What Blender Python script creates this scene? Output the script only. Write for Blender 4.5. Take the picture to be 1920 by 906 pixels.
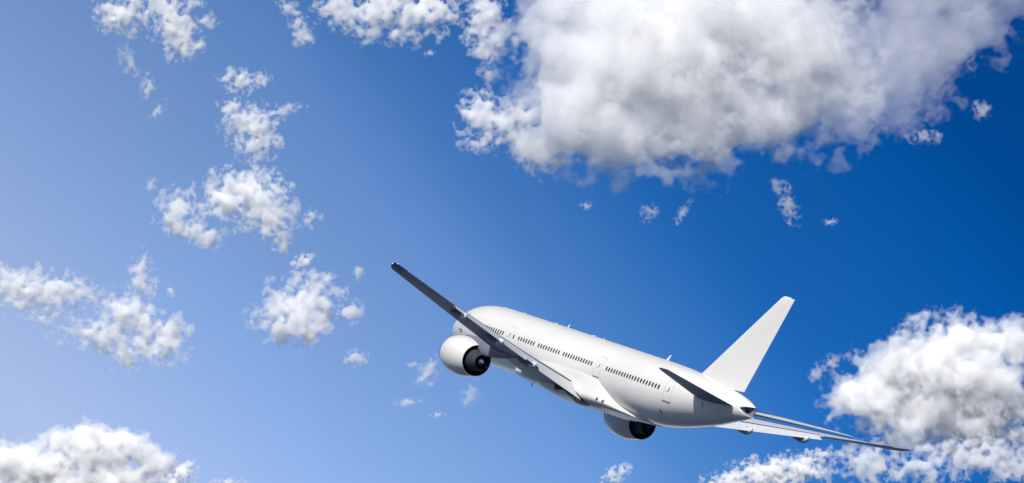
import bpy, bmesh, math, random
import numpy as np
from mathutils import Vector, Matrix

for o in list(bpy.data.objects):
    bpy.data.objects.remove(o)
scene = bpy.context.scene
COL = scene.collection
rad = math.radians

# ------------------------------------------------------------------ camera
CAM = Vector((0.0, 0.0, 1.7))
PITCH = rad(24.0)
HFOV = rad(18.0)
RIGHT = Vector((1, 0, 0))
UP = Vector((0, -math.sin(PITCH), math.cos(PITCH)))
FWD = Vector((0, math.cos(PITCH), math.sin(PITCH)))
cam_data = bpy.data.cameras.new('camera')
cam = bpy.data.objects.new('camera', cam_data)
COL.objects.link(cam)
cam.location = CAM
cam.rotation_euler = (math.pi / 2 + PITCH, 0, 0)
cam_data.sensor_fit = 'HORIZONTAL'
cam_data.angle = HFOV
cam_data.clip_start = 0.5
cam_data.clip_end = 60000
scene.camera = cam

# ------------------------------------------------------------------ sun and sky
SUN = (RIGHT * -0.20 + UP * 0.84 + FWD * -0.50).normalized()
sun_el = math.asin(SUN.z)
sun_rot = math.atan2(SUN.x, SUN.y)
sd = bpy.data.lights.new('sun', 'SUN')
sd.energy = 4.8
sd.angle = rad(0.53)
sd.color = (1.0, 0.95, 0.87)
sun = bpy.data.objects.new('sun', sd)
COL.objects.link(sun)
sun.rotation_euler = (-SUN).to_track_quat('-Z', 'Y').to_euler()
sun.location = (0, 0, 3000)

world = bpy.data.worlds.new('World')
scene.world = world
world.use_nodes = True
wt = world.node_tree
for n in list(wt.nodes):
    wt.nodes.remove(n)


def wn(kind, **kw):
    n = wt.nodes.new(kind)
    for k, v in kw.items():
        setattr(n, k, v)
    return n


sky = wn('ShaderNodeTexSky', sky_type='NISHITA', sun_disc=False)
sky.sun_elevation = sun_el
sky.sun_rotation = sun_rot
sky.altitude = 0
sky.air_density = 1.0
sky.dust_density = 0.6
sky.ozone_density = 2.0
# haze tint put into the sky, pale low left; dimmed off-frame for less fill
tc = wn('ShaderNodeTexCoord')
dotn = wn('ShaderNodeVectorMath', operation='DOT_PRODUCT')
dotn.inputs[1].default_value = RIGHT * 0.80 + UP * 0.60
wt.links.new(tc.outputs['Generated'], dotn.inputs[0])
mr = wn('ShaderNodeMapRange')
mr.inputs['From Min'].default_value = -1.0
mr.inputs['From Max'].default_value = 1.0
wt.links.new(dotn.outputs['Value'], mr.inputs['Value'])
ramp = wn('ShaderNodeValToRGB')
ramp.color_ramp.interpolation = 'LINEAR'
SKY_RAMP = [(-1.0, (0.36, 0.44, 0.60)), (-0.5, (0.60, 0.68, 0.82)), (-0.2, (2.4, 1.9, 1.75)), (-0.149, (2.5, 1.95, 1.81)), (-0.09, (1.58, 1.57, 1.76)),
            (-0.06, (1.26, 1.35, 1.56)), (-0.02, (0.84, 1.11, 1.48)), (0.0, (0.47, 0.86, 1.29)), (0.042, (0.11, 0.56, 1.11)), (0.056, (0.065, 0.48, 1.01)),
            (0.108, (0.008, 0.37, 0.885)), (0.135, (0.002, 0.27, 0.70)), (0.3, (0.02, 0.3, 0.75)), (0.7, (0.35, 0.52, 0.78)), (1.0, (0.45, 0.58, 0.78))]
el = ramp.color_ramp.elements
while len(el) < len(SKY_RAMP):
    el.new(0.5)
for e, (p, c) in zip(el, SKY_RAMP):
    e.position = (p + 1) / 2
    e.color = (*[v / 4 for v in c], 1)
mul = wn('ShaderNodeMix', data_type='RGBA', blend_type='MULTIPLY')
mul.inputs['Factor'].default_value = 1.0
wt.links.new(mr.outputs['Result'], ramp.inputs['Fac'])
wt.links.new(sky.outputs['Color'], mul.inputs['A'])
wt.links.new(ramp.outputs['Color'], mul.inputs['B'])
sc4 = wn('ShaderNodeVectorMath', operation='SCALE')
sc4.inputs['Scale'].default_value = 4.0
wt.links.new(mul.outputs['Result'], sc4.inputs[0])
bg = wn('ShaderNodeBackground')
bg.inputs['Strength'].default_value = 0.081
wt.links.new(sc4.outputs['Vector'], bg.inputs['Color'])
wo = wn('ShaderNodeOutputWorld')
wt.links.new(bg.outputs['Background'], wo.inputs['Surface'])

scene.view_settings.view_transform = 'Standard'
scene.view_settings.look = 'None'
scene.view_settings.exposure = 0.3
scene.view_settings.gamma = 1.0
scene.view_settings.use_curve_mapping = False
scene.render.engine = 'CYCLES'
cy = scene.cycles
cy.max_bounces = 18
cy.diffuse_bounces = 4
cy.glossy_bounces = 3
cy.volume_bounces = 14
cy.transparent_max_bounces = 96
cy.use_denoising = True
cy.use_adaptive_sampling = True
cy.adaptive_threshold = 0.02
cy.adaptive_min_samples = 24


# ------------------------------------------------------------------ helpers
def mat(name, col, rough=0.5, metal=0.0, spec=0.5, coat=0.0, noise=None, emit=None):
    m = bpy.data.materials.new(name)
    m.use_nodes = True
    nt = m.node_tree
    b = nt.nodes['Principled BSDF']
    b.inputs['Base Color'].default_value = (*col, 1)
    b.inputs['Roughness'].default_value = rough
    b.inputs['Metallic'].default_value = metal
    b.inputs['Specular IOR Level'].default_value = spec
    b.inputs['Coat Weight'].default_value = coat
    b.inputs['Coat Roughness'].default_value = 0.12
    if noise:
        amt, scale, stretch = noise
        t = nt.nodes.new('ShaderNodeTexCoord')
        mp = nt.nodes.new('ShaderNodeMapping')
        mp.inputs['Scale'].default_value = stretch
        nz = nt.nodes.new('ShaderNodeTexNoise')
        nz.inputs['Scale'].default_value = scale
        nz.inputs['Detail'].default_value = 6
        cr = nt.nodes.new('ShaderNodeValToRGB')
        cr.color_ramp.elements[0].position = 0.35
        cr.color_ramp.elements[1].position = 0.62
        cr.color_ramp.elements[0].color = (*[c * (1 - amt) for c in col], 1)
        cr.color_ramp.elements[1].color = (*col, 1)
        nt.links.new(t.outputs['Object'], mp.inputs['Vector'])
        nt.links.new(mp.outputs['Vector'], nz.inputs['Vector'])
        nt.links.new(nz.outputs['Fac'], cr.inputs['Fac'])
        nt.links.new(cr.outputs['Color'], b.inputs['Base Color'])
        rr = nt.nodes.new('ShaderNodeMapRange')
        rr.inputs['To Min'].default_value = min(1, rough + 0.12)
        rr.inputs['To Max'].default_value = rough
        nt.links.new(nz.outputs['Fac'], rr.inputs['Value'])
        nt.links.new(rr.outputs['Result'], b.inputs['Roughness'])
    if emit:
        b.inputs['Emission Color'].default_value = (*emit[0], 1)
        b.inputs['Emission Strength'].default_value = emit[1]
    return m


def link(name, me, mats, parent=None, smooth=True, angle=35):
    if not isinstance(mats, (list, tuple)):
        mats = [mats]
    o = bpy.data.objects.new(name, me)
    for m in mats:
        me.materials.append(m)
    COL.objects.link(o)
    if parent:
        o.parent = parent
    if smooth and len(me.polygons):
        me.polygons.foreach_set('use_smooth', [True] * len(me.polygons))
        me.set_sharp_from_angle(angle=rad(angle))
    return o


def from_bm(name, bm, mats, parent=None, smooth=True, angle=35, recalc=True):
    if recalc:
        bmesh.ops.recalc_face_normals(bm, faces=bm.faces)
    me = bpy.data.meshes.new(name)
    bm.to_mesh(me)
    bm.free()
    return link(name, me, mats, parent, smooth, angle)


def loft(bm, rings, cap0=True, cap1=True, mi=0, closed=True):
    vs = [[bm.verts.new(p) for p in r] for r in rings]
    n = len(vs[0])
    for a, b in zip(vs[:-1], vs[1:]):
        for i in range(n if closed else n - 1):
            j = (i + 1) % n
            f = bm.faces.new((a[i], a[j], b[j], b[i]))
            f.material_index = mi
    if cap0:
        bm.faces.new(vs[0]).material_index = mi
    if cap1:
        bm.faces.new(vs[-1][::-1]).material_index = mi
    return vs


def revolve(bm, prof, cx, cy_, cz, n=64, mi=0, caps=(False, False)):
    """profile of (x, radius) along +x"""
    rings = []
    for x, r in prof:
        rings.append([(cx + x, cy_ + r * math.cos(t), cz + r * math.sin(t))
                      for t in np.linspace(0, 2 * math.pi, n, endpoint=False)])
    return loft(bm, rings, caps[0], caps[1], mi)


def hermite(xs, ys):
    """monotone cubic through the table"""
    xs = np.array(xs, float); ys = np.array(ys, float)
    d = np.diff(ys) / np.diff(xs)
    m = np.zeros_like(ys)
    m[0], m[-1] = d[0], d[-1]
    for i in range(1, len(xs) - 1):
        if d[i - 1] * d[i] > 0:
            w1 = 2 * (xs[i + 1] - xs[i]) + (xs[i] - xs[i - 1]); w2 = (xs[i + 1] - xs[i]) + 2 * (xs[i] - xs[i - 1])
            m[i] = (w1 + w2) / (w1 / d[i - 1] + w2 / d[i])

    def f(x):
        x = min(max(x, xs[0]), xs[-1])
        i = min(int(np.searchsorted(xs, x, side='right')) - 1, len(xs) - 2)
        h = xs[i + 1] - xs[i]; t = (x - xs[i]) / h
        return float((2 * t**3 - 3 * t**2 + 1) * ys[i] + (t**3 - 2 * t**2 + t) * h * m[i] + (-2 * t**3 + 3 * t**2) * ys[i + 1] + (t**3 - t**2) * h * m[i + 1])
    return f


# ------------------------------------------------------------------ ground: unseen sea sheet added for bluish bounce light from below 
gm = mat('bounce_sea_water', (0.03, 0.06, 0.11), 0.6, spec=0.2, noise=(0.35, 0.004, (1, 1, 1)))
bm = bmesh.new()
G = 30000
N = 24
gv = [[bm.verts.new((-G + 2 * G * i / N, -G + 2 * G * j / N, 0)) for j in range(N + 1)] for i in range(N + 1)]
for i in range(N):
    for j in range(N):
        bm.faces.new((gv[i][j], gv[i + 1][j], gv[i + 1][j + 1], gv[i][j + 1]))
bounce_sea = from_bm('bounce_sea', bm, gm, smooth=False)
bounce_sea['kind'] = 'structure'

#CLOUDS
#PLANE

# ------------------------------------------------------------------ clouds
# every cloud is a closed body of fog: a ragged hull (an iso-surface of soft lobes broken up by fractal turbulence) filled with
# an even scattering volume, so its white tops, grey depths and thin edges come from the sun and the sky
FPX = 960 / math.tan(HFOV / 2)


def turbulence(shape, seed, low, h=.35, soft=(2.2,), stretch=1.0):
    """fractal noise of unit spread; low = longest wavelength in cells"""
    rng = np.random.default_rng(seed)
    w = np.fft.rfftn(rng.standard_normal(shape, dtype=np.float32))
    k = np.sqrt(sum(np.square(f).reshape([-1 if a == i else 1 for a in range(3)]) for i, f in
                    enumerate((np.fft.fftfreq(shape[0]), np.fft.fftfreq(shape[1]), np.fft.rfftfreq(shape[2]) * stretch))))
    k0 = 1.0 / low
    amp = (k * k + k0 * k0) ** (-(h + 1.5) / 2)
    amp[k < k0 * .4] *= .3
    res = []
    for cut in soft:
        n = np.fft.irfftn(w * (amp * np.exp(-(k * cut) ** 2)).astype(np.float32), s=shape, axes=(0, 1, 2)).astype(np.float32)
        sd_ = n.std() if not res else sd_
        res.append(n / sd_)
    return res


def surface_nets(F):
    """closed quad mesh round F > 0"""
    nx, ny, nz = F.shape
    S = F > 0
    cnt = np.zeros((nx - 1, ny - 1, nz - 1), np.int8)
    for a in (0, 1):
        for b in (0, 1):
            for c in (0, 1):
                cnt += S[a:nx - 1 + a, b:ny - 1 + b, c:nz - 1 + c]
    act = np.argwhere((cnt > 0) & (cnt < 8))
    idx = np.full(cnt.shape, -1, np.int32)
    idx[act[:, 0], act[:, 1], act[:, 2]] = np.arange(len(act))
    pos = np.zeros((len(act), 3), np.float32)
    num = np.zeros(len(act), np.float32)
    i, j, k = act.T
    for ax in range(3):
        for a in (0, 1):
            for b in (0, 1):
                o0 = [0, 0, 0]
                o0[(ax + 1) % 3] = a
                o0[(ax + 2) % 3] = b
                o1 = list(o0)
                o1[ax] = 1
                f0 = F[i + o0[0], j + o0[1], k + o0[2]]
                f1 = F[i + o1[0], j + o1[1], k + o1[2]]
                m = (f0 > 0) != (f1 > 0)
                t = np.where(m, f0 / np.where(m, f0 - f1, 1), 0)
                for d in range(3):
                    pos[:, d] += m * (t if d == ax else o0[d])
                num += m
    pos = act + pos / num[:, None]
    quads = []
    for ax in range(3):
        sl0 = [slice(1, -1)] * 3
        sl1 = [slice(1, -1)] * 3
        sl0[ax] = slice(0, -1)
        sl1[ax] = slice(1, None)
        A, B = S[tuple(sl0)], S[tuple(sl1)]
        for sign in (0, 1):
            e = np.argwhere((A & ~B) if sign == 0 else (~A & B))
            if not len(e):
                continue
            e = e + 1
            e[:, ax] -= 1
            u, v = (ax + 1) % 3, (ax + 2) % 3
            c = []
            for du, dv in ((1, 1), (0, 1), (0, 0), (1, 0)):
                p = e.copy()
                p[:, u] -= du
                p[:, v] -= dv
                c.append(idx[p[:, 0], p[:, 1], p[:, 2]])
            qd = np.stack(c, 1)
            quads.append(qd if sign == 0 else qd[:, ::-1])
    return pos, np.concatenate(quads)


def cloud_mat(name, sigma, veil, albedo=(1, 1, 1)):
    m = bpy.data.materials.new(name)
    m.use_nodes = True
    nt = m.node_tree
    for n in list(nt.nodes):
        nt.nodes.remove(n)
    out = nt.nodes.new('ShaderNodeOutputMaterial')
    v = nt.nodes.new('ShaderNodeVolumeScatter')
    v.inputs['Color'].default_value = (*albedo, 1)
    v.inputs['Density'].default_value = sigma
    v.inputs['Anisotropy'].default_value = CLOUD_G
    nt.links.new(v.outputs[0], out.inputs['Volume'])
    if not veil:
        return m
    tr = nt.nodes.new('ShaderNodeBsdfTransparent')
    df = nt.nodes.new('ShaderNodeBsdfDiffuse')
    df.inputs['Color'].default_value = (.95, .95, .95, 1)
    mx = nt.nodes.new('ShaderNodeMixShader')
    mx.inputs[0].default_value = veil
    nt.links.new(tr.outputs[0], mx.inputs[1])
    nt.links.new(df.outputs[0], mx.inputs[2])
    nt.links.new(mx.outputs[0], out.inputs['Surface'])
    return m


CLOUD_G = 0.0


def hull(name, F, h, u0, v0, w0, dist, m, parent=None):
    F[[0, -1]] = -1
    F[:, [0, -1]] = -1
    F[:, :, [0, -1]] = -1
    pos, quads = surface_nets(F)
    k = dist / FPX
    ctr = np.array([u0 + h * F.shape[0] / 2, v0 + h * F.shape[1] / 2])
    loc = CAM + RIGHT * ((ctr[0] - 960) * k) - UP * ((ctr[1] - 453) * k) + FWD * dist
    U = (u0 + pos[:, 0] * h - ctr[0]) * k
    V = (v0 + pos[:, 1] * h - ctr[1]) * k
    Wd = (w0 + pos[:, 2] * h) * k
    P = U[:, None] * np.array(RIGHT) - V[:, None] * np.array(UP) + Wd[:, None] * np.array(FWD)
    me = bpy.data.meshes.new(name)
    me.vertices.add(len(P))
    me.vertices.foreach_set('co', P.astype(np.float32).ravel())
    me.loops.add(quads.size)
    me.loops.foreach_set('vertex_index', quads.astype(np.int32).ravel())
    me.polygons.add(len(quads))
    me.polygons.foreach_set('loop_start', np.arange(0, quads.size, 4, dtype=np.int32))
    me.update(calc_edges=True)
    me.materials.append(m)
    o = bpy.data.objects.new(name, me)
    COL.objects.link(o)
    if parent:
        o.parent = parent
    else:
        o.location = loc
    return o


def cloud(label, blobs, dist, seed, op=1.0, h=None, amp=.42, low=None, H=.42, depth=.50, core_amp=.8, core=.20, fringe=.16, smooth=.40, stretch=1.3, mix=(.7, 2.0, .35), cut=2.0, albedo=(1, 1, 1), sharp=5.0, veil=.02, puff=0.0, grow=-.22):
    """blobs: (u, v, ru, rv[, tilt, depth factor]) lobes in pixels of the 1920-wide frame, turned to metres at this cloud's own distance"""
    B = np.array([list(b) + [0, 1][len(b) - 4:] for b in blobs], float)
    small = np.minimum(B[:, 2], B[:, 3])
    Rm = small.mean()
    low = low or Rm * 1.15
    h = h or min(3.0, max(1.3, Rm / 20))
    dens = op / Rm * .95
    mg = 6
    ca, sa = np.abs(np.cos(np.radians(B[:, 4]))), np.abs(np.sin(np.radians(B[:, 4])))
    eu, ev = 1.56 * np.hypot(B[:, 2] * ca, B[:, 3] * sa), 1.56 * np.hypot(B[:, 2] * sa, B[:, 3] * ca)
    u0, u1 = (B[:, 0] - eu).min() - mg, (B[:, 0] + eu).max() + mg
    v0, v1 = (B[:, 1] - ev).min() - mg, (B[:, 1] + ev).max() + mg
    u0, u1, v0, v1 = max(u0, -160), min(u1, 2080), max(v0, -160), min(v1, 1066)
    wd = max(small * B[:, 5]) * depth * 1.56 + mg
    n = [int((u1 - u0) / h) + 1, int((v1 - v0) / h) + 1, int(2 * wd / h) + 1]
    n = [x + (x % 2) for x in n]
    uu = (u0 + h * np.arange(n[0], dtype=np.float32))[:, None, None]
    vv = (v0 + h * np.arange(n[1], dtype=np.float32))[None, :, None]
    ww = (-wd + h * np.arange(n[2], dtype=np.float32))[None, None, :]
    acc = None
    for u, v, ru, rv, tl, dm in B:
        c, s = math.cos(rad(tl)), math.sin(rad(tl))
        a = (uu - u) * c + (vv - v) * s
        b = -(uu - u) * s + (vv - v) * c
        rw = min(ru, rv) * depth * dm
        d = np.sqrt((a / ru) ** 2 + (b / rv) ** 2 + (ww / rw) ** 2)
        e = np.exp(sharp * np.clip(1 - d, -4, 1))
        acc = e if acc is None else acc + e
    S = np.log(acc) / sharp
    nz, ns = turbulence(tuple(n), seed, low / h, H, (cut, max(3.0 * cut, Rm / h * smooth)), stretch)
    if puff > 0:
        b2, b3 = turbulence(tuple(n), seed + 100, low / h * .7, H + .25, (cut, 3 * cut), stretch)
        nz = (1 - puff) * nz + puff * (1.0 - 1.9 * np.abs(b2))
        ns = (1 - puff) * ns + puff * (1.0 - 1.9 * np.abs(b3))

    def field(q, off, am=1.0):
        f_ = np.minimum(S + amp * am * q + grow + off, (S + .55) * 2)
        return f_ if q is ns else np.minimum(f_, S + amp * ns + grow + off + .32)
    o = hull('cloud', field(nz, -.02), h, u0, v0, -wd, dist, cloud_mat('cloud_fog', dens * mix[0] * FPX / dist, veil, albedo))
    hull('cloud_core', field(ns, -core, core_amp), h, u0, v0, -wd, dist, cloud_mat('cloud_core_fog', dens * mix[1] * FPX / dist, 0, albedo), o)
    hull('cloud_fringe', field(nz, fringe), h, u0, v0, -wd, dist, cloud_mat('cloud_fringe_fog', dens * mix[2] * FPX / dist, 0, albedo), o)
    o['label'] = label
    o['category'] = 'cloud'
    o['group'] = 'cumulus clouds in the blue sky'
    print('CLOUD', label[:30], n, round(h, 1), len(o.data.polygons))
    return o



GREY = (.975, .979, .987)
cloud('huge bright cloud above the airliner with a ragged lower edge',
      [(1130, 130, 150, 150), (1080, 235, 80, 75), (1170, 258, 110, 78), (1290, 225, 145, 100), (1290, 90, 230, 180), (1420, 220, 120, 80), (1430, 80, 190, 150), (1125, 20, 115, 90),
       (1005, 270, 55, 42, 20), (1500, 160, 110, 90, -20, .6), (998, 55, 26, 46)], 3000, 21, op=1.1, smooth=.6, mix=(.55, 2.4, .32), low=130, h=3.0, amp=.31, grow=-.12, albedo=(.992, .993, .996), core_amp=.55, core=.14, depth=.6, H=.48, sharp=8)
cloud('torn white arm of cloud reaching out left below the narrow streak',
      [(945, 235, 62, 34, 15), (900, 205, 34, 34), (905, 265, 34, 24), (985, 225, 40, 30), (1010, 285, 60, 34, 25)], 3050, 62, op=.85, amp=.5, grow=-.2, H=.5)
cloud('thin grey veil of cloud trailing off the right side of the huge cloud',
      [(1560, 135, 170, 115, -25), (1680, 95, 170, 100, -35), (1790, 30, 160, 90, -40), (1590, 195, 110, 44, -15), (1720, 165, 80, 40, -38), (1860, 45, 100, 50, -42)], 3150, 61, op=.26, smooth=.6, mix=(.55, 2.4, .32), low=120, h=3.0, amp=.36, grow=0.0, albedo=(.985, .985, .99), depth=.4, H=.55, cut=2.0)
cloud('narrow white streak hanging down beside the huge cloud', [(910, 35, 36, 60), (914, 95, 20, 48)], 3100, 22, op=.8)
cloud('white cloud cut by the top edge, between the thin streaks', [(640, 12, 55, 30), (700, 25, 62, 44), (770, 20, 62, 48), (825, 10, 42, 36), (690, 62, 36, 20), (785, 62, 30, 20)], 3200, 23)
cloud('small bent wisp left of the cloud at the top edge', [(540, 15, 26, 13, 40), (558, 42, 13, 26, -20), (568, 68, 19, 16)], 3300, 24, op=0.56, amp=.5, cut=3.2, H=.6, fringe=.4)
cloud('white cloud like an upturned horseshoe in the top corner', [(225, 28, 42, 34), (290, 8, 75, 24), (330, 50, 38, 52, -20), (348, 88, 30, 24), (388, 40, 24, 10, 10)], 3000, 25)
cloud('faint vertical haze patch under the horseshoe cloud', [(240, 112, 14, 30, -20)], 3000, 26, op=0.32, amp=.5, cut=3.2, H=.6, fringe=.4)
cloud('pair of faint hooked wisps under the horseshoe cloud', [(276, 165, 12, 22), (295, 206, 20, 9, -50)], 3000, 27, op=0.42, amp=.5, cut=3.2, H=.6, fringe=.4)
cloud('thin torn column of cloud above the animal-shaped cloud', [(455, 150, 38, 22), (435, 205, 27, 20, 40), (470, 232, 46, 34), (485, 268, 42, 28), (530, 207, 36, 10, -15), (476, 302, 12, 16)], 3800, 28, op=.75)
cloud('ragged white cloud shaped like a leaping animal',
      [(332, 392, 36, 32), (362, 432, 58, 24, 25), (440, 368, 64, 44), (490, 370, 48, 46), (512, 402, 42, 40), (527, 447, 18, 34, -20), (580, 412, 27, 16, -30), (470, 338, 30, 12)], 3600, 11)
cloud('small oval puff between the animal-shaped and the round cloud', [(566, 493, 20, 16, -40)], 3550, 29)
cloud('round compact white cloud with a small puff on its right side', [(555, 585, 68, 52), (600, 560, 42, 38), (545, 618, 44, 28), (656, 583, 24, 18)], 3500, 12)
cloud('low white cloud cut by the left edge', [(25, 540, 65, 36), (100, 550, 66, 32), (150, 552, 42, 22), (90, 585, 36, 22)], 4200, 30)
cloud('white cloud with a raised neck, below the cloud at the left edge', [(265, 515, 22, 38, -10), (245, 585, 46, 42), (200, 625, 78, 32), (300, 637, 56, 40), (235, 660, 30, 30), (280, 665, 40, 20)], 4000, 31)
cloud('billowing grey-based cumulus in the bottom corner',
      [(10, 862, 50, 32), (50, 850, 26, 20), (85, 870, 60, 45), (160, 850, 50, 50), (155, 817, 28, 26), (112, 828, 26, 24), (190, 820, 24, 20), (235, 845, 46, 38), (232, 826, 28, 20), (290, 878, 46, 32), (278, 850, 28, 22), (60, 915, 120, 40), (190, 915, 130, 45)],
      5200, 32, op=1.5, core_amp=.75, smooth=.6, mix=(.55, 2.4, .32), albedo=(.94, .95, .97), depth=.9, H=.5, puff=.2, stretch=1.5, amp=.26, low=50, sharp=9, grow=-.08)
cloud('small puff beside the bottom corner cumulus', [(348, 884, 24, 20, -30), (325, 905, 28, 16)], 5100, 33, op=1.6, puff=.3)
cloud('sliver of cloud peeping over the bottom edge', [(430, 908, 34, 9)], 5400, 34)
cloud('large cumulus behind the wing tip with grey base',
      [(1700, 695, 85, 62), (1770, 690, 95, 85), (1805, 632, 48, 36), (1860, 730, 110, 90), (1895, 645, 62, 46), (1640, 745, 80, 60), (1592, 735, 30, 28), (1690, 775, 90, 50), (1830, 800, 130, 56)], 4600, 35, op=2.0, core_amp=.6, smooth=.6, mix=(.55, 2.4, .32), albedo=(.91, .922, .945), depth=.9, H=.5, puff=.25, amp=.38)
cloud('thin torn cloud along the foot of the large cumulus', [(1635, 872, 80, 34), (1740, 880, 60, 30), (1830, 855, 90, 36), (1900, 870, 60, 30)], 4300, 36, op=.9)
cloud('low rounded cloud rising over the bottom edge', [(1440, 892, 80, 32), (1500, 876, 50, 26), (1542, 862, 24, 18, -40), (1380, 908, 60, 24), (1338, 905, 16, 12)], 4900, 37, op=1.6, puff=.3)
cloud('small lone puff at the bottom edge', [(1162, 884, 24, 13, -25), (1146, 900, 22, 10)], 5000, 38)
cloud('forked wisp under the right part of the huge cloud', [(1478, 385, 14, 32, -25), (1462, 348, 18, 10, 20)], 3000, 39, op=0.42, amp=.5, cut=3.2, H=.6, fringe=.4)
cloud('faint leaning wisp left of the forked wisp', [(1280, 398, 8, 24, 35)], 3000, 40, op=0.32, amp=.5, cut=3.2, H=.6, fringe=.4)
cloud('faint double dot of cloud under the huge cloud', [(1218, 395, 15, 11), (1210, 412, 8, 6)], 3000, 41, op=0.42, amp=.5, cut=3.2, H=.6, fringe=.4)
cloud('tiny dot of cloud under the ragged corner of the huge cloud', [(1100, 386, 10, 7)], 3000, 42, op=0.49, amp=.5, cut=3.2, H=.6, fringe=.4)
cloud('faint shred below the grey veil of the huge cloud', [(1735, 257, 28, 12)], 3000, 43, op=.28, amp=.5, cut=3.2, H=.6, fringe=.4)
cloud('small blurred tuft in the dark blue beside the grey veil', [(1840, 207, 15, 15)], 3000, 44, op=.28, amp=.5, cut=3.2, H=.6, fringe=.4)
cloud('tiny flat wisp in the dark blue', [(1557, 416, 13, 6)], 3000, 45, op=0.35, amp=.5, cut=3.2, H=.6, fringe=.4)
cloud('faint broken wisp between tail fin and large cumulus', [(1533, 700, 12, 17, 20), (1560, 680, 11, 15, -20)], 4400, 46, op=0.39, amp=.5, cut=3.2, H=.6, fringe=.4)
cloud('faint tuft above the animal-shaped cloud', [(284, 346, 13, 11)], 3700, 47, op=0.42, amp=.5, cut=3.2, H=.6, fringe=.4)
cloud('small upright tuft right of the oval puff', [(672, 513, 9, 15)], 3500, 48, op=0.49, amp=.5, cut=3.2, H=.6, fringe=.4)
cloud('small white tuft under the round cloud', [(666, 672, 20, 14)], 3600, 49, op=0.56, amp=.5, cut=3.2, H=.6, fringe=.4)
cloud('thin wisp left of the engine', [(802, 698, 16, 26, 35), (772, 684, 10, 8)], 4000, 50, op=0.42, amp=.5, cut=3.2, H=.6, fringe=.4)
cloud('small flat tuft low left of the engine', [(765, 755, 20, 9)], 4100, 51, op=0.49, amp=.5, cut=3.2, H=.6, fringe=.4)
cloud('tiny speck of cloud below the engine', [(820, 778, 12, 7)], 4100, 52, op=0.42, amp=.5, cut=3.2, H=.6, fringe=.4)
cloud('tiny speck beside the raised neck of cloud', [(320, 546, 8, 9)], 4000, 53, op=0.56, amp=.5, cut=3.2, H=.6, fringe=.4)
cloud('faint streaked wisp below the engine', [(880, 742, 14, 26, 25)], 4000, 54, op=0.21, amp=.5, cut=3.2, H=.6, fringe=.4)
cloud('tiny dash of cloud under the top edge cloud', [(805, 100, 12, 5, -15)], 3200, 55, op=0.42, amp=.5, cut=3.2, H=.6, fringe=.4)
# ------------------------------------------------------------------ the airliner
# its own axes: x aft from the nose, y to starboard, z up from the fuselage centre line (metres)
white = mat('white_paint', (0.60, 0.59, 0.56), 0.30, coat=0.35, noise=(0.05, 0.35, (0.25, 1, 1)))
finw = mat('fin_white_paint', (0.54, 0.535, 0.515), 0.45, noise=(0.02, 0.4, (1, 1, 1)))
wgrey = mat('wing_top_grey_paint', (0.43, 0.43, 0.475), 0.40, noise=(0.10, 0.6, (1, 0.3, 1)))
under = mat('wing_underside_shade_grey', (0.17, 0.19, 0.29), 0.5, noise=(0.10, 0.5, (1, 0.4, 1)))  # darker and bluer than the top: underside shade put into the colour
flapw = mat('flap_and_lit_fairing_paint', (0.46, 0.475, 0.50), 0.42, noise=(0.08, 0.8, (1, 0.3, 1)))
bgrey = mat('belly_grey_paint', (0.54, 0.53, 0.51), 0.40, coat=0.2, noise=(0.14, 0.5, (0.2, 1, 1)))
pyl = mat('pylon_grey_paint', (0.17, 0.165, 0.23), 0.45, noise=(0.2, 0.8, (0.4, 1, 1)))
metal = mat('exhaust_metal', (0.06, 0.066, 0.085), 0.5, metal=0.5, noise=(0.35, 1.2, (0.3, 1, 1)))
lipm = mat('polished_lip_metal', (0.8, 0.8, 0.8), 0.18, metal=1.0)
dark = mat('dark_duct_and_shade', (0.026, 0.030, 0.060), 0.5)
glass = mat('cabin_window_glass', (0.035, 0.04, 0.055), 0.12, spec=0.6)
seam = mat('door_seam', (0.36, 0.37, 0.40), 0.5)
sill = mat('door_sill_dark', (0.13, 0.15, 0.20), 0.5)
mark = mat('small_dark_marking', (0.06, 0.065, 0.08), 0.5)
lampm = mat('white_strobe_lens', (0.9, 0.9, 0.9), 0.1, emit=((1, 0.97, 0.95), 0.3))

RM = [[0.4246, 0.8414, 0.3344], [0.1200, 0.3138, -0.9419], [-0.8974, 0.4401, 0.0323]]
TV = (8.037, 12.803, 324.316)
axes = [RIGHT * RM[0][k] - UP * RM[1][k] + FWD * RM[2][k] for k in range(3)]
M3 = Matrix((axes[0], axes[1], axes[2])).transposed()
q = M3.to_quaternion()
plane = bpy.data.objects.new('airliner', None)
COL.objects.link(plane)
plane.location = CAM + RIGHT * TV[0] - UP * TV[1] + FWD * TV[2]
plane.rotation_mode = 'QUATERNION'
plane.rotation_quaternion = q
plane['label'] = 'plain white twin-engine passenger jet climbing away with its right wing low'
plane['category'] = 'airplane'


def part(name, bm, mats, parent=None, **kw):
    o = from_bm(name, bm, mats, parent or plane, **kw)
    if not parent:
        o.location = (-30, 0, 0)
    return o


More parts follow.
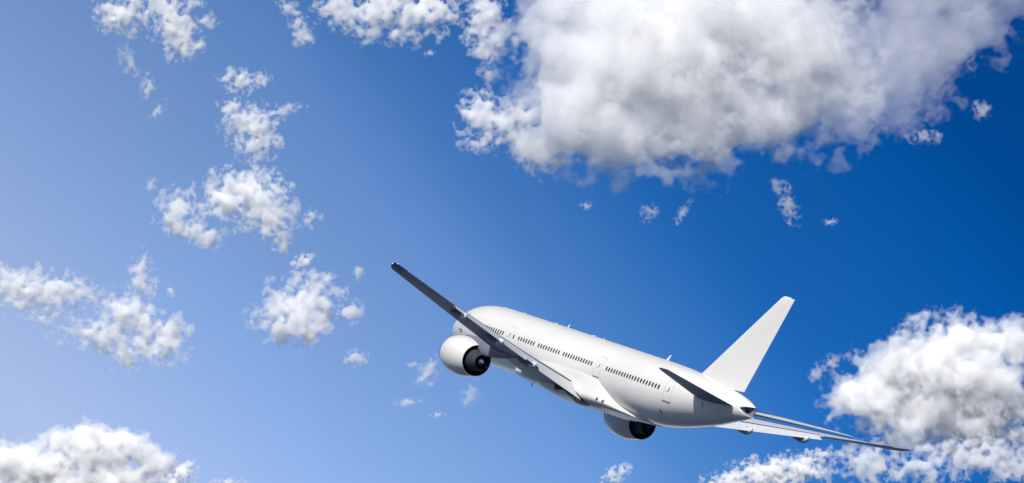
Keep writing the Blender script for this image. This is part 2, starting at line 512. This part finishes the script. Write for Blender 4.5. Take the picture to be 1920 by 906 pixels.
# fuselage
top = hermite([-2, -1.65, -.83, .33, 2.08, 3.83, 6.17, 8.5, 12, 45, 48, 51, 55, 59, 61, 62.4],
              [-.55, .05, .75, 1.45, 2.2, 2.72, 3.08, 3.2, 3.22, 3.2, 3.16, 3.04, 2.75, 2.32, 1.95, 1.53])
bot = hermite([-2, -1.65, -.83, .33, 2.08, 3.83, 6.17, 8.5, 41, 44, 47, 50, 53, 56, 59, 61, 62.4],
              [-.85, -1.4, -1.9, -2.3, -2.7, -2.9, -3.05, -3.1, -3.1, -3.07, -2.92, -2.5, -1.9, -1.2, -.35, .2, .6])
wid = hermite([-2, -1.65, -.83, .33, 2.08, 3.83, 6.17, 8.5, 44, 47, 50, 53, 56, 59, 61, 62.4],
              [.12, .75, 1.35, 1.85, 2.4, 2.75, 3.03, 3.12, 3.12, 3.02, 2.8, 2.45, 1.98, 1.34, .80, .10])


def fus(x, th, off=0.0):
    t, b, w = top(x), bot(x), wid(x)
    h, zc = (t - b) / 2, (t + b) / 2
    n = Vector((0, -math.cos(th) / w, math.sin(th) / h)).normalized()
    return Vector((x, -w * math.cos(th), zc + h * math.sin(th))) + n * off


def fxz(x, z, off=0.0):
    t, b = top(x), bot(x)
    return fus(x, math.asin(max(-1, min(1, (z - (t + b) / 2) / ((t - b) / 2)))), off)


def scoop(x, z):
    """how far inside the tail-end cut-out a point is, 0 at its rim"""
    s_ = 1 - ((z - 1.06) / .50) ** 2
    return (x - (62.45 - 1.5 * s_)) / 1.5 if s_ > 0 else -1


xs = np.concatenate([np.array([-2, -1.9, -1.65, -1.3, -.83, -.3, .33, 1.1, 2.08, 3, 3.83, 5, 6.17, 7.4, 8.5]), np.arange(10, 44, 2.0), np.arange(44, 60.6, .75), np.arange(60.7, 62.38, .04), [62.4]])
bm = bmesh.new()
rings = []
for x in xs:
    r = []
    for t in np.linspace(0, 2 * math.pi, 200, endpoint=False):
        p = fus(x, t)
        d = scoop(x, p.z)
        if p.y < 0 and d > 0:
            k = min(1, d / .12)
            k = k * k * (3 - 2 * k)
            p.y += (min(.06, wid(x) * .5) - p.y) * k
        r.append(p)
    rings.append(r)
loft(bm, rings)
for f in bm.faces:
    c = f.calc_center_median()
    if c.x > 60.6 and scoop(c.x, c.z) > .02 and f.normal.y < .3 and c.y < .2:
        f.material_index = 1
fuselage = part('fuselage', bm, [white, sill], angle=50)


def patch_poly(bm, pts, off, mi=0):
    """a small flat plate lying on the port side; pts are (x, z)"""
    c = (sum(p[0] for p in pts) / len(pts), sum(p[1] for p in pts) / len(pts))
    vc = bm.verts.new(fxz(*c, off))
    vs = [bm.verts.new(fxz(*p, off)) for p in pts]
    lo = [bm.verts.new(fxz(*p, -0.01)) for p in pts]
    for i in range(len(vs)):
        j = (i + 1) % len(vs)
        bm.faces.new((vc, vs[i], vs[j])).material_index = mi
        bm.faces.new((vs[i], lo[i], lo[j], vs[j])).material_index = mi


def rrect(x, z, w, h, r, k=5):
    out = []
    for sx, sz, a0 in ((1, 1, 0), (-1, 1, 90), (-1, -1, 180), (1, -1, 270)):
        for i in range(k):
            a = rad(a0 + 90 * i / (k - 1))
            out.append((x + sx * (w / 2 - r) + r * math.cos(a), z + sz * (h / 2 - r) + r * math.sin(a)))
    return out


wins = [17.25] + list(np.linspace(18.48, 22.05, 7)) + list(np.linspace(23.21, 27.93, 9)) + list(np.linspace(29.04, 35.23, 12)) \
    + list(np.linspace(38.55, 49.1, 20)) + list(np.linspace(6.6, 14.6, 15))
for x in wins:
    bm = bmesh.new()
    patch_poly(bm, rrect(x, 0.48, 0.29, 0.47, 0.13), 0.012)
    part('cabin_window', bm, glass, fuselage, smooth=False)


def strip(bm, a, b, w, off, mi):
    """narrow raised strip along the port side from a to b, (x, z) points"""
    n = 8
    d = Vector((b[0] - a[0], b[1] - a[1])).normalized()
    p = Vector((-d.y, d.x)) * w / 2
    L, R_, = [], []
    for i in range(n + 1):
        t = i / n
        c = Vector((a[0] + (b[0] - a[0]) * t, a[1] + (b[1] - a[1]) * t))
        L.append((bm.verts.new(fxz(*(c + p), off)), bm.verts.new(fxz(*(c + p), 0))))
        R_.append((bm.verts.new(fxz(*(c - p), off)), bm.verts.new(fxz(*(c - p), 0))))
    for i in range(n):
        for q4 in ((L[i][0], L[i + 1][0], R_[i + 1][0], R_[i][0]), (L[i][1], L[i + 1][1], L[i + 1][0], L[i][0]), (R_[i][0], R_[i + 1][0], R_[i + 1][1], R_[i][1])):
            bm.faces.new(q4).material_index = mi


for xc in (3.9, 16.15, 36.85, 50.75):
    bm = bmesh.new()
    z0, z1, hw = -0.58, 1.46, 0.62
    # the leaf itself, a hair proud of the skin
    nx, nz = 4, 10
    g = [[bm.verts.new(fxz(xc - hw + 2 * hw * i / nx, z0 + (z1 - z0) * j / nz, 0.006)) for j in range(nz + 1)] for i in range(nx + 1)]
    for i in range(nx):
        for j in range(nz):
            bm.faces.new((g[i][j], g[i + 1][j], g[i + 1][j + 1], g[i][j + 1]))
    strip(bm, (xc - hw, z0), (xc - hw, z1), 0.05, 0.012, 1)
    strip(bm, (xc + hw, z0), (xc + hw, z1), 0.05, 0.012, 1)
    strip(bm, (xc - hw - .03, z1 + .02), (xc + hw + .03, z1 + .02), 0.06, 0.014, 1)
    strip(bm, (xc - hw - .06, z0 - .04), (xc + hw + .06, z0 - .04), 0.13, 0.016, 2)
    door = part('cabin_door', bm, [white, seam, sill], fuselage, angle=60)
    bm = bmesh.new()
    patch_poly(bm, rrect(xc + .1, .56, .14, .38, .06), 0.016)
    part('door_window', bm, glass, fuselage, smooth=False)
    bm = bmesh.new()
    strip(bm, (xc - .28, .33), (xc + .02, .33), .07, .03, 0)
    part('door_handle', bm, sill, fuselage, smooth=False)

for nm, pts in (('outflow_valve', rrect(49.6, -1.70, .2, .42, .06)), ('static_port', rrect(4.3, -.8, .7, .12, .05)),
                ('pitch_scale_marking', rrect(56.2, .22, .1, .55, .04))):
    bm = bmesh.new()
    patch_poly(bm, pts, 0.014)
    part(nm, bm, mark, fuselage, smooth=False)
# cockpit side windows, out of sight from here
for sy in (1, -1):
    for (x0, x1, z0, z1) in ((.2, 1.1, .62, 1.25), (1.15, 2.0, .75, 1.4)):
        bm = bmesh.new()
        vs = []
        for (x, z) in ((x0, z0), (x1, z0 + .08), (x1, z1), (x0, z1 - .25)):
            p = fxz(x, z, .012)
            vs.append(bm.verts.new((p.x, p.y * -sy, p.z)))
        bm.faces.new(vs)
        part('cockpit_window', bm, glass, fuselage, smooth=False)

# aerials
for (x, h, c, zsign) in ((22.0, .38, .36, 1), (43.8, .58, .5, 1), (7.0, .09, .5, 1), (11.8, .07, .4, 1), (19.3, .10, .5, 1), (28, .07, .9, 1), (30.2, .07, .5, 1)):
    bm = bmesh.new()
    zb = (top(x) if zsign > 0 else bot(x)) - .06 * zsign
    rings = []
    for t, k in ((0, 1), (.5, .72), (1, .36)):
        rings.append([(x + t * h * .75 + c * k * (u - .5), .05 * k * math.sin(math.pi * u) * s, zb + zsign * (h + .06) * t)
                      for u, s in ((0, 0), (.3, 1), (.7, .8), (1, 0), (.7, -.8), (.3, -1))])
    loft(bm, rings)
    part('aerial', bm, white, fuselage)

# tail-cone exhaust in the cut-out on the port side of the flat tail end
bm = bmesh.new()
revolve(bm, [(0, .27), (.28, .27), (.285, .25), (.05, .25), (.02, .02)], 61.12, -.16, 1.10, 24)
part('exhaust_outlet', bm, dark, fuselage)
bm = bmesh.new()
bmesh.ops.create_uvsphere(bm, u_segments=12, v_segments=8, radius=.04)
bmesh.ops.translate(bm, vec=(62.4, 0, .62), verts=bm.verts)
part('tail_light', bm, lampm, fuselage)


# ---- lifting surfaces
def foil(n=22, t=.12, camber=.012, x1=1.0, blunt=.0015):
    xx = [(1 - math.cos(math.pi * i / (n - 1))) / 2 * x1 for i in range(n)]

    def yt(x): return 5 * t * (.2969 * math.sqrt(x) - .126 * x - .3516 * x * x + .2843 * x**3 - .1036 * x**4) + blunt * x

    def yc(x): return camber * (4 * x * (1 - x) + 1.6 * x * x * (1 - x) * 2)
    return [(x, yc(x) + yt(x)) for x in reversed(xx)] + [(x, yc(x) - yt(x)) for x in xx[1:]]


def wle(y): return 21.48 + .75 * (y - 3.1)


def wte(y): return 36.24 + (36.89 - 36.24) * (y - 3.1) / 6.9 if y < 10 else 36.89 + (43.52 - 36.89) * (y - 10) / 20.2


def wz(y):
    s = (y - 3.1) / 27.1
    return -2.18 + .17 * (y - 3.1) + .18 * s * s


def wtw(y): return -.32 + .81 * (y - 3.1) / 27.1


def wtc(y): return np.interp(y, [3, 10, 30], [.115, .105, .09])


def wpt(y, u, v):
    """u along the chord, v normal to it (in chords)"""
    c = wte(y) - wle(y)
    return (wle(y) + u * c, y, wz(y) + wtw(y) * u + v * c)


def shade_underside(bm):
    """pale paint above, underside shade put in as dark grey below"""
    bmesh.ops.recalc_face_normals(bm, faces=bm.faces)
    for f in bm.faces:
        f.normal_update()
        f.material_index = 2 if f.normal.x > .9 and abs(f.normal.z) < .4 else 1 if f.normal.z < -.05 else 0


def side(pts, sy): return [(p[0], p[1] * sy, p[2]) for p in pts]


def flapfoil(y, u0, defl, drop, ext):
    """closed section of a trailing-edge panel starting at chord fraction u0"""
    t = wtc(y) * .92
    c = wte(y) - wle(y)
    ff = foil(22, t, .012)
    up = np.array([p for p in ff[:22]][::-1]); lo = np.array(ff[21:])
    us = np.linspace(u0, 1.0, 9)
    zu = np.interp(us, up[:, 0], up[:, 1]); zl = np.interp(us, lo[:, 0], lo[:, 1])
    zm = (zu + zl) / 2; hh = (zu - zl) / 2
    nose = [(u0 - hh[0] * 1.2 * math.sin(a), zm[0] + hh[0] * math.cos(a)) for a in np.linspace(math.pi, 0, 7)][1:-1]
    ring = [(u, z) for u, z in zip(us[::-1], zl[::-1])] + nose + [(u, z) for u, z in zip(us, zu)]
    ca, sa = math.cos(defl), math.sin(defl)
    res = []
    for u, z in ring:
        du, dz = u - u0, z - zm[0]
        res.append(wpt(y, u0 + ext + du * ca + dz * sa, zm[0] + drop - du * sa + dz * ca))
    return res


for sy in (-1, 1):
    bm = bmesh.new()
    U0 = .80
    ys = [2.2, 3.4, 5, 7, 9, 10.0, 12, 15, 18, 21, 24, 27, 28.6]
    loft(bm, [side([wpt(y, u, v) for u, v in foil(22, wtc(y), .012, U0 - .012)], sy) for y in ys])
    rings = []
    for y, du0, du1, th in ((28.603, 0, 1, 1), (29.4, 0, 1, 1), (29.9, .10, 1, .9), (30.2, .28, .99, .7), (30.38, .52, .97, .4), (30.42, .62, .96, .15)):
        rings.append(side([wpt(y, du0 + u * (du1 - du0), v * th * (du1 - du0)) for u, v in foil(22, wtc(y), .012)], sy))
    loft(bm, rings)
    shade_underside(bm)
    wing = part('wing', bm, [wgrey, under, dark], angle=40)  # dark rear face stands in for the shadow under the spoiler edges
    panels = [('flap', 3.45, 9.15, .80, 15, -.007, .014, flapw), ('flaperon', 9.2, 11.0, .80, 9, -.005, .0, flapw), ('flap', 11.05, 21.6, .80, 13, -.006, .010, flapw),
              ('aileron', 21.75, 28.55, .80, 3 if sy < 0 else -7, 0, 0, wgrey)]
    for nm, y0, y1, u0, dfl, drop, ext, m_ in panels:
        bm = bmesh.new()
        loft(bm, [side(flapfoil(y, u0, rad(dfl), drop, ext), sy) for y in np.linspace(y0, y1, 6)])
        shade_underside(bm)
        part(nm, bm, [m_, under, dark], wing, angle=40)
    for yf, L in ((9.75, 4.6), (14.75, 4.4), (20.2, 3.8)):
        # canoe-shaped flap track fairing, sunlight on its tail put in as paler paint
        bm = bmesh.new()
        c = wte(yf) - wle(yf)
        xe = wte(yf) + .30
        prof = [(0, .02, .05), (.12, .22, .40), (.3, .33, .70), (.55, .37, .90), (.78, .35, .90), (.785, .35, .89), (.9, .27, .66), (1.0, .10, .26)]
        for seg, mi in ((prof[:5], 0), (prof[5:], 1)):
            rings = []
            for t, w, h in seg:
                x = xe - L * (1 - t)
                u = (x - wle(yf)) / c
                zb = wz(yf) + wtw(yf) * min(u, 1) - .03 * c * max(0, 1 - u) * 1.5 - (.05 + max(0, t - .6) * .55)
                rings.append(side([(x, yf + w * math.sin(a) * (1 if math.cos(a) < 0 else .85), zb + .15 - h * .5 + h * .5 * math.cos(a)) for a in np.linspace(0, 2 * math.pi, 20, endpoint=False)], sy))
            loft(bm, rings, mi=mi)
        part('flap_track_fairing', bm, [pyl, flapw], wing, angle=50)
    for (u, y) in ((.60, 30.40), (.99, 30.15)):
        bm = bmesh.new()
        bmesh.ops.create_uvsphere(bm, u_segments=12, v_segments=8, radius=.05)
        p = wpt(y, u, 0)
        bmesh.ops.translate(bm, vec=(p[0], p[1] * sy, p[2]), verts=bm.verts)
        part('navigation_light', bm, lampm, wing)

# tail fin and rudder
def fle(z): return 51.12 + (60.42 - 51.12) * (z - 3.05) / (12.15 - 3.05)


def fte(z): return 59.45 + (62.5 - 59.45) * (z - 2.6) / (12.1 - 2.6)


def symfoil(n, t, a, b, nose=False):
    xx = [a + (1 - math.cos(math.pi * i / (n - 1))) / 2 * (b - a) for i in range(n)]

    def yt(x): return 5 * t * (.2969 * math.sqrt(x) - .126 * x - .3516 * x * x + .2843 * x**3 - .1036 * x**4) + .001
    return [(x, yt(x)) for x in reversed(xx)] + [(x, -yt(x)) for x in (xx[1:] if a == 0 else xx)]


bm = bmesh.new()
zs = [1.6, 3.05, 5, 7, 9, 11, 11.9]
rings = [[(fle(z) + u * (fte(z) - fle(z)), v * (fte(z) - fle(z)), z) for u, v in symfoil(18, .095, 0, .70)] for z in zs]
for z, k in ((12.05, .12), (12.13, .3), (12.16, .45)):
    ch = fte(z) - fle(z)
    rings.append([(fle(z) + k * .25 * ch + u * (ch * (1 - k * .357)), v * ch * (1 - k * 1.6), z) for u, v in symfoil(18, .095, 0, .70)])
loft(bm, rings)
fin = part('tail_fin', bm, finw, angle=40)
bm = bmesh.new()
rings = []
for z, k in ((2.60, 0), (5, 0), (8, 0), (11, 0), (11.85, 0), (12.0, .1), (12.08, .5)):
    ch = fte(z) - fle(z)
    ring = []
    for u, v in symfoil(10, .095, .7006, 1.0):
        z2 = z - (.22 * (1 - (u - .7) / .3) if z < 3 else 0)
        c2 = fte(z2) - fle(z2)
        ring.append((fle(z2) + (u if u < .9 else u - k * .03) * c2, v * c2 * (1 - k * .7), z2))
    rings.append(ring)
loft(bm, rings)
part('rudder', bm, finw, fin, angle=40)


# tailplanes and elevators
for sy in (-1, 1):
    dx = .25 if sy < 0 else -.15

    def tl(y): return 53.85 + .80 * (y - 1.2)

    def tt(y): return 60.3 + (3.0 + dx) / 9.5 * (y - 1.2)

    def tz(y): return .80 + .13 * (y - 1.2)

    def tp(y, u, v):
        c = tt(y) - tl(y)
        return (tl(y) + u * c, y * sy, tz(y) + (.24 - .018 * (y - 1.2)) * u + v * c)
    bm = bmesh.new()
    rings = [[tp(y, u, v) for u, v in symfoil(18, .095, 0, .72)] for y in (.3, 1.2, 3, 5, 7, 9, 9.9)]
    loft(bm, rings)
    rings = []
    for y, a, b, th in ((9.903, 0, 1, 1), (10.3, .03, 1, .95), (10.55, .12, 1, .8), (10.72, .3, .99, .55), (10.8, .5, .97, .2)):
        rings.append([tp(y, a + u * (b - a), v * th) for u, v in symfoil(18, .09, 0, 1)])
    loft(bm, rings)
    shade_underside(bm)
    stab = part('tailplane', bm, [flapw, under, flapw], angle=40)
    bm = bmesh.new()
    loft(bm, [[tp(y, u, v) for u, v in symfoil(10, .095, .722, 1)] for y in (1.15, 4, 7, 9.89)])
    shade_underside(bm)
    part('elevator', bm, [flapw, under, flapw], stab, angle=40)

# belly fairing between the wings
FT = [17.5, 20, 23, 25.9, 27.3, 29.6, 34, 36.9, 39, 41, 44, 45.6]
fzt = hermite(FT, [-2.6, -1.7, -1.0, -.75, -.65, -.6, -.55, -.62, -1.45, -2.35, -2.8, -2.95])
fyc = hermite(FT, [1.9, 2.9, 3.4, 3.62, 3.7, 3.75, 3.75, 3.62, 3.25, 2.75, 1.6, .5])
fzc = hermite(FT, [-2.7, -2.6, -2.5, -2.45, -2.45, -2.45, -2.48, -2.5, -2.6, -2.72, -2.98, -3.06])
fzb = hermite(FT, [-3.13, -3.3, -3.42, -3.46, -3.72, -3.82, -3.62, -3.64, -3.4, -3.3, -3.15, -3.08])
rings = []
for x in np.concatenate([np.arange(17.5, 45.6, .7), [45.6]]):
    zt, yc_, zc_, zb = fzt(x), fyc(x), fzc(x), fzb(x)
    yt = 3.12 * math.sqrt(max(0, 1 - (zt / 3.12) ** 2)) * .985
    half = [(0, zt + .6), (yt * .8, zt + .3), (yt, zt)]
    half += [(yt + (yc_ - yt) * t ** 1.25, zt + (zc_ - zt) * t) for t in (.2, .4, .6, .8, .93)]
    for a in np.linspace(4, 90, 12):
        ca, sa = math.cos(rad(a)), math.sin(rad(a))
        half.append((yc_ * ca ** .62, zc_ + (zb - zc_) * sa ** .85))
    ring = [(x, -y, z) for y, z in half] + [(x, y, z) for y, z in half[-2:0:-1]]
    rings.append(ring)
bm = bmesh.new()
loft(bm, rings)
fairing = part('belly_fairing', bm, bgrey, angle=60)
for pts in (((39.0, -2.62),), ((39.9, -2.66),)):
    bm = bmesh.new()
    x, z = pts[0]
    bmesh.ops.create_uvsphere(bm, u_segments=12, v_segments=8, radius=.16)
    bmesh.ops.translate(bm, vec=(x, -fyc(x) * .985, z + .02), verts=bm.verts)
    part('drain_port', bm, mark, fairing)
for (x, h) in ((18.6, .55), (35.5, .55)):
    bm = bmesh.new()
    zb = min(bot(x), fzb(x)) + .06
    loft(bm, [[(x + t * h * .5 + .32 * k * (u - .5), .05 * k * s, zb - (h + .06) * t) for u, s in ((0, 0), (.3, 1), (1, 0), (.3, -1))] for t, k in ((0, 1), (1, .45))])
    part('drain_mast', bm, pyl, fairing)
# dark plate on the fairing: the open wheel bay's shade put in as colour
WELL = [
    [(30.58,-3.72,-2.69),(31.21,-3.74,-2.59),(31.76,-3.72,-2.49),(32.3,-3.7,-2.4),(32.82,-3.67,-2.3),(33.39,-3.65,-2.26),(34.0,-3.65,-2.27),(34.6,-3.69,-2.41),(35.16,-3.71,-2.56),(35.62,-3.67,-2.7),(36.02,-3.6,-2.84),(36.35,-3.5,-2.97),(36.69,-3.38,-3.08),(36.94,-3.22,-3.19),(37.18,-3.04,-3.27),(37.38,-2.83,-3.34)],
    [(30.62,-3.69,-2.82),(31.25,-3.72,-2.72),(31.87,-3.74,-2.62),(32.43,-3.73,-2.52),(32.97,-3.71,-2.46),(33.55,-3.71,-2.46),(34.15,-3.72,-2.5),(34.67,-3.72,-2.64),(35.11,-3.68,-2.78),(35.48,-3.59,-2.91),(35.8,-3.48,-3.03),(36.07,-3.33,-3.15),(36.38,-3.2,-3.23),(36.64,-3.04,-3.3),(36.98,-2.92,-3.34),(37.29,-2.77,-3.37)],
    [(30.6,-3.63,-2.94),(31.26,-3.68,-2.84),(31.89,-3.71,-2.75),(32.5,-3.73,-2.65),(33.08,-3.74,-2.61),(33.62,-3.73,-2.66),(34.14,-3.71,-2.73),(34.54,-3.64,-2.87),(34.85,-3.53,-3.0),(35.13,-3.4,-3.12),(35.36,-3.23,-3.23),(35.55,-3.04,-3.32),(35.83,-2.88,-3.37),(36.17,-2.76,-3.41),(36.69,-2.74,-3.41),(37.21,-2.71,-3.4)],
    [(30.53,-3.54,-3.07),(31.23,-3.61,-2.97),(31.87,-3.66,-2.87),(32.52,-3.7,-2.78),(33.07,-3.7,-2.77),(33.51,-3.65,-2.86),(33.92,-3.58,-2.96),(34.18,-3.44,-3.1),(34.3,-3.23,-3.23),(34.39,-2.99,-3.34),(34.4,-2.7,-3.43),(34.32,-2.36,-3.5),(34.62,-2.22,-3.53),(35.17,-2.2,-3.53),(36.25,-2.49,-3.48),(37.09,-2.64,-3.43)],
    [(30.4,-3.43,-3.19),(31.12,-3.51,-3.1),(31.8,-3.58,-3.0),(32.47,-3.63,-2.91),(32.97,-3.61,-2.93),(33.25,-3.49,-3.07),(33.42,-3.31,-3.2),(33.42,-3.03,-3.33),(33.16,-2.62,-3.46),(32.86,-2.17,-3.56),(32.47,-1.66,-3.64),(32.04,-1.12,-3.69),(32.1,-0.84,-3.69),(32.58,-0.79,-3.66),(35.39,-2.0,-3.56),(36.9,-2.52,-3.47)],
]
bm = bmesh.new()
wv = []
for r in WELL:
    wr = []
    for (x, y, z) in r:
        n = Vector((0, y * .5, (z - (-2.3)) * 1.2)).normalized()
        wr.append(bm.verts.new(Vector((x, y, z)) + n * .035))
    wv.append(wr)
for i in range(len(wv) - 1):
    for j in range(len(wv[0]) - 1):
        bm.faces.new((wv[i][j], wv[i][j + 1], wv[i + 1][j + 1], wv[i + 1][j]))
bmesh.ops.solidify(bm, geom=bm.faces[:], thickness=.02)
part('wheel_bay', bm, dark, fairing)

# engines
for sy in (-1, 1):
    ex, ez, ey = (24.35, -3.08, 9.72 * sy) if sy < 0 else (26.2, -3.58, 9.72 * sy)
    eng = bpy.data.objects.new('engine', None)
    COL.objects.link(eng)
    eng.parent = plane
    eng.location = (-30, 0, 0)

    def rev(nm, prof, m_, n=72, mats=None, **kw):
        b_ = bmesh.new()
        revolve(b_, prof, ex, ey, ez, n, **kw)
        return part(nm, b_, m_, eng, angle=40)
    nac = rev('nacelle', [(-5.3, 1.52), (-5.38, 1.58), (-5.35, 1.68), (-5.05, 1.82), (-4.4, 1.95), (-3.5, 2.03), (-2.6, 2.03), (-1.8, 1.95), (-.9, 1.79), (-.3, 1.66), (0, 1.59), (0.005, 1.565), (-.3, 1.60)], white)
    rev('inlet_lip', [(-5.1, 1.45), (-5.34, 1.505), (-5.41, 1.58), (-5.38, 1.69), (-5.3, 1.745)], lipm)
    rev('fan_duct', [(-5.1, 1.46), (-4.3, 1.50), (-4.1, .05)], dark)
    rev('fan_nozzle', [(.004, 1.567), (-.4, 1.585), (-1.6, 1.5), (-2.4, 1.42), (-2.45, .9)], dark)
    rev('core_cowl', [(-2.4, 1.2), (-1.2, 1.24), (-.3, 1.18), (.35, 1.02), (.36, .99), (.7, .93), (1.3, .80), (1.305, .76), (.6, .80)], metal)
    rev('core_nozzle', [(1.302, .765), (.9, .79), (.4, .80), (.35, .3)], dark)
    rev('exhaust_plug', [(.3, .52), (.8, .48), (1.2, .34), (1.6, .15), (1.7, .02)], dark)
    # blades of the fan behind the inlet
    bm = bmesh.new()
    for k in range(20):
        a = 2 * math.pi * k / 20
        r0, r1 = .45, 1.45
        da = .13
        vs = [bm.verts.new((ex - 4.4 + dx_, ey + r * math.cos(a + o_), ez + r * math.sin(a + o_))) for r, o_, dx_ in ((r0, -da, 0), (r1, -da * .8, 0), (r1, da * .8, .25), (r0, da, .2))]
        bm.faces.new(vs)
    part('fan_blades', bm, metal, eng, smooth=False, recalc=False)
    # pylon: a slab from the top of the nacelle to the wing, with its long tail under the wing
    yw = 9.72
    le, c = wle(yw), wte(yw) - wle(yw)

    def wl(x, d): return wz(yw) + wtw(yw) * (x - le) / c - d
    upper = [(ex - 4.6, ez + 1.95), (ex - 3.0, ez + 2.28), (le - .6, max(ez + 2.35, wz(yw) - .05)), (le + .3, wl(le, -.05)), (le + 2.5, wl(le + 2, -.1)), (30.5, wl(30.5, -.1)), (33.0, wl(33.0, .15))]
    lower = [(ex - 4.6, ez + 1.9), (ex - 2.5, ez + 1.85), (ex - .6, ez + 1.45), (ex + .2, ez + 1.0), (ex + 1.6, ez + .72), (28.6, ez + .95), (30.8, ez + 1.25), (33.0, wl(33.0, .25))]
    xs_ = np.linspace(ex - 4.6, 33.0, 26)
    uz = np.interp(xs_, [p[0] for p in upper], [p[1] for p in upper])
    lz = np.interp(xs_, [p[0] for p in lower], [p[1] for p in lower])
    bm = bmesh.new()
    rings = []
    for x, a, b_ in zip(xs_, uz, lz):
        t = (x - xs_[0]) / (xs_[-1] - xs_[0])
        w = .34 * min(1, (t / .12) ** .5 + .08) * min(1, ((1 - t) / .35) ** .7 + .12)
        rings.append([(x, ey + sgn * w * f_, b_ + (a - b_) * g_) for sgn, f_, g_ in
                      ((1, .55, 0), (1, .95, .12), (1, 1, .5), (1, .95, .9), (1, .7, 1), (-1, .7, 1), (-1, .95, .9), (-1, 1, .5), (-1, .95, .12), (-1, .55, 0))])
    loft(bm, rings)
    part('pylon', bm, pyl, eng, angle=45)
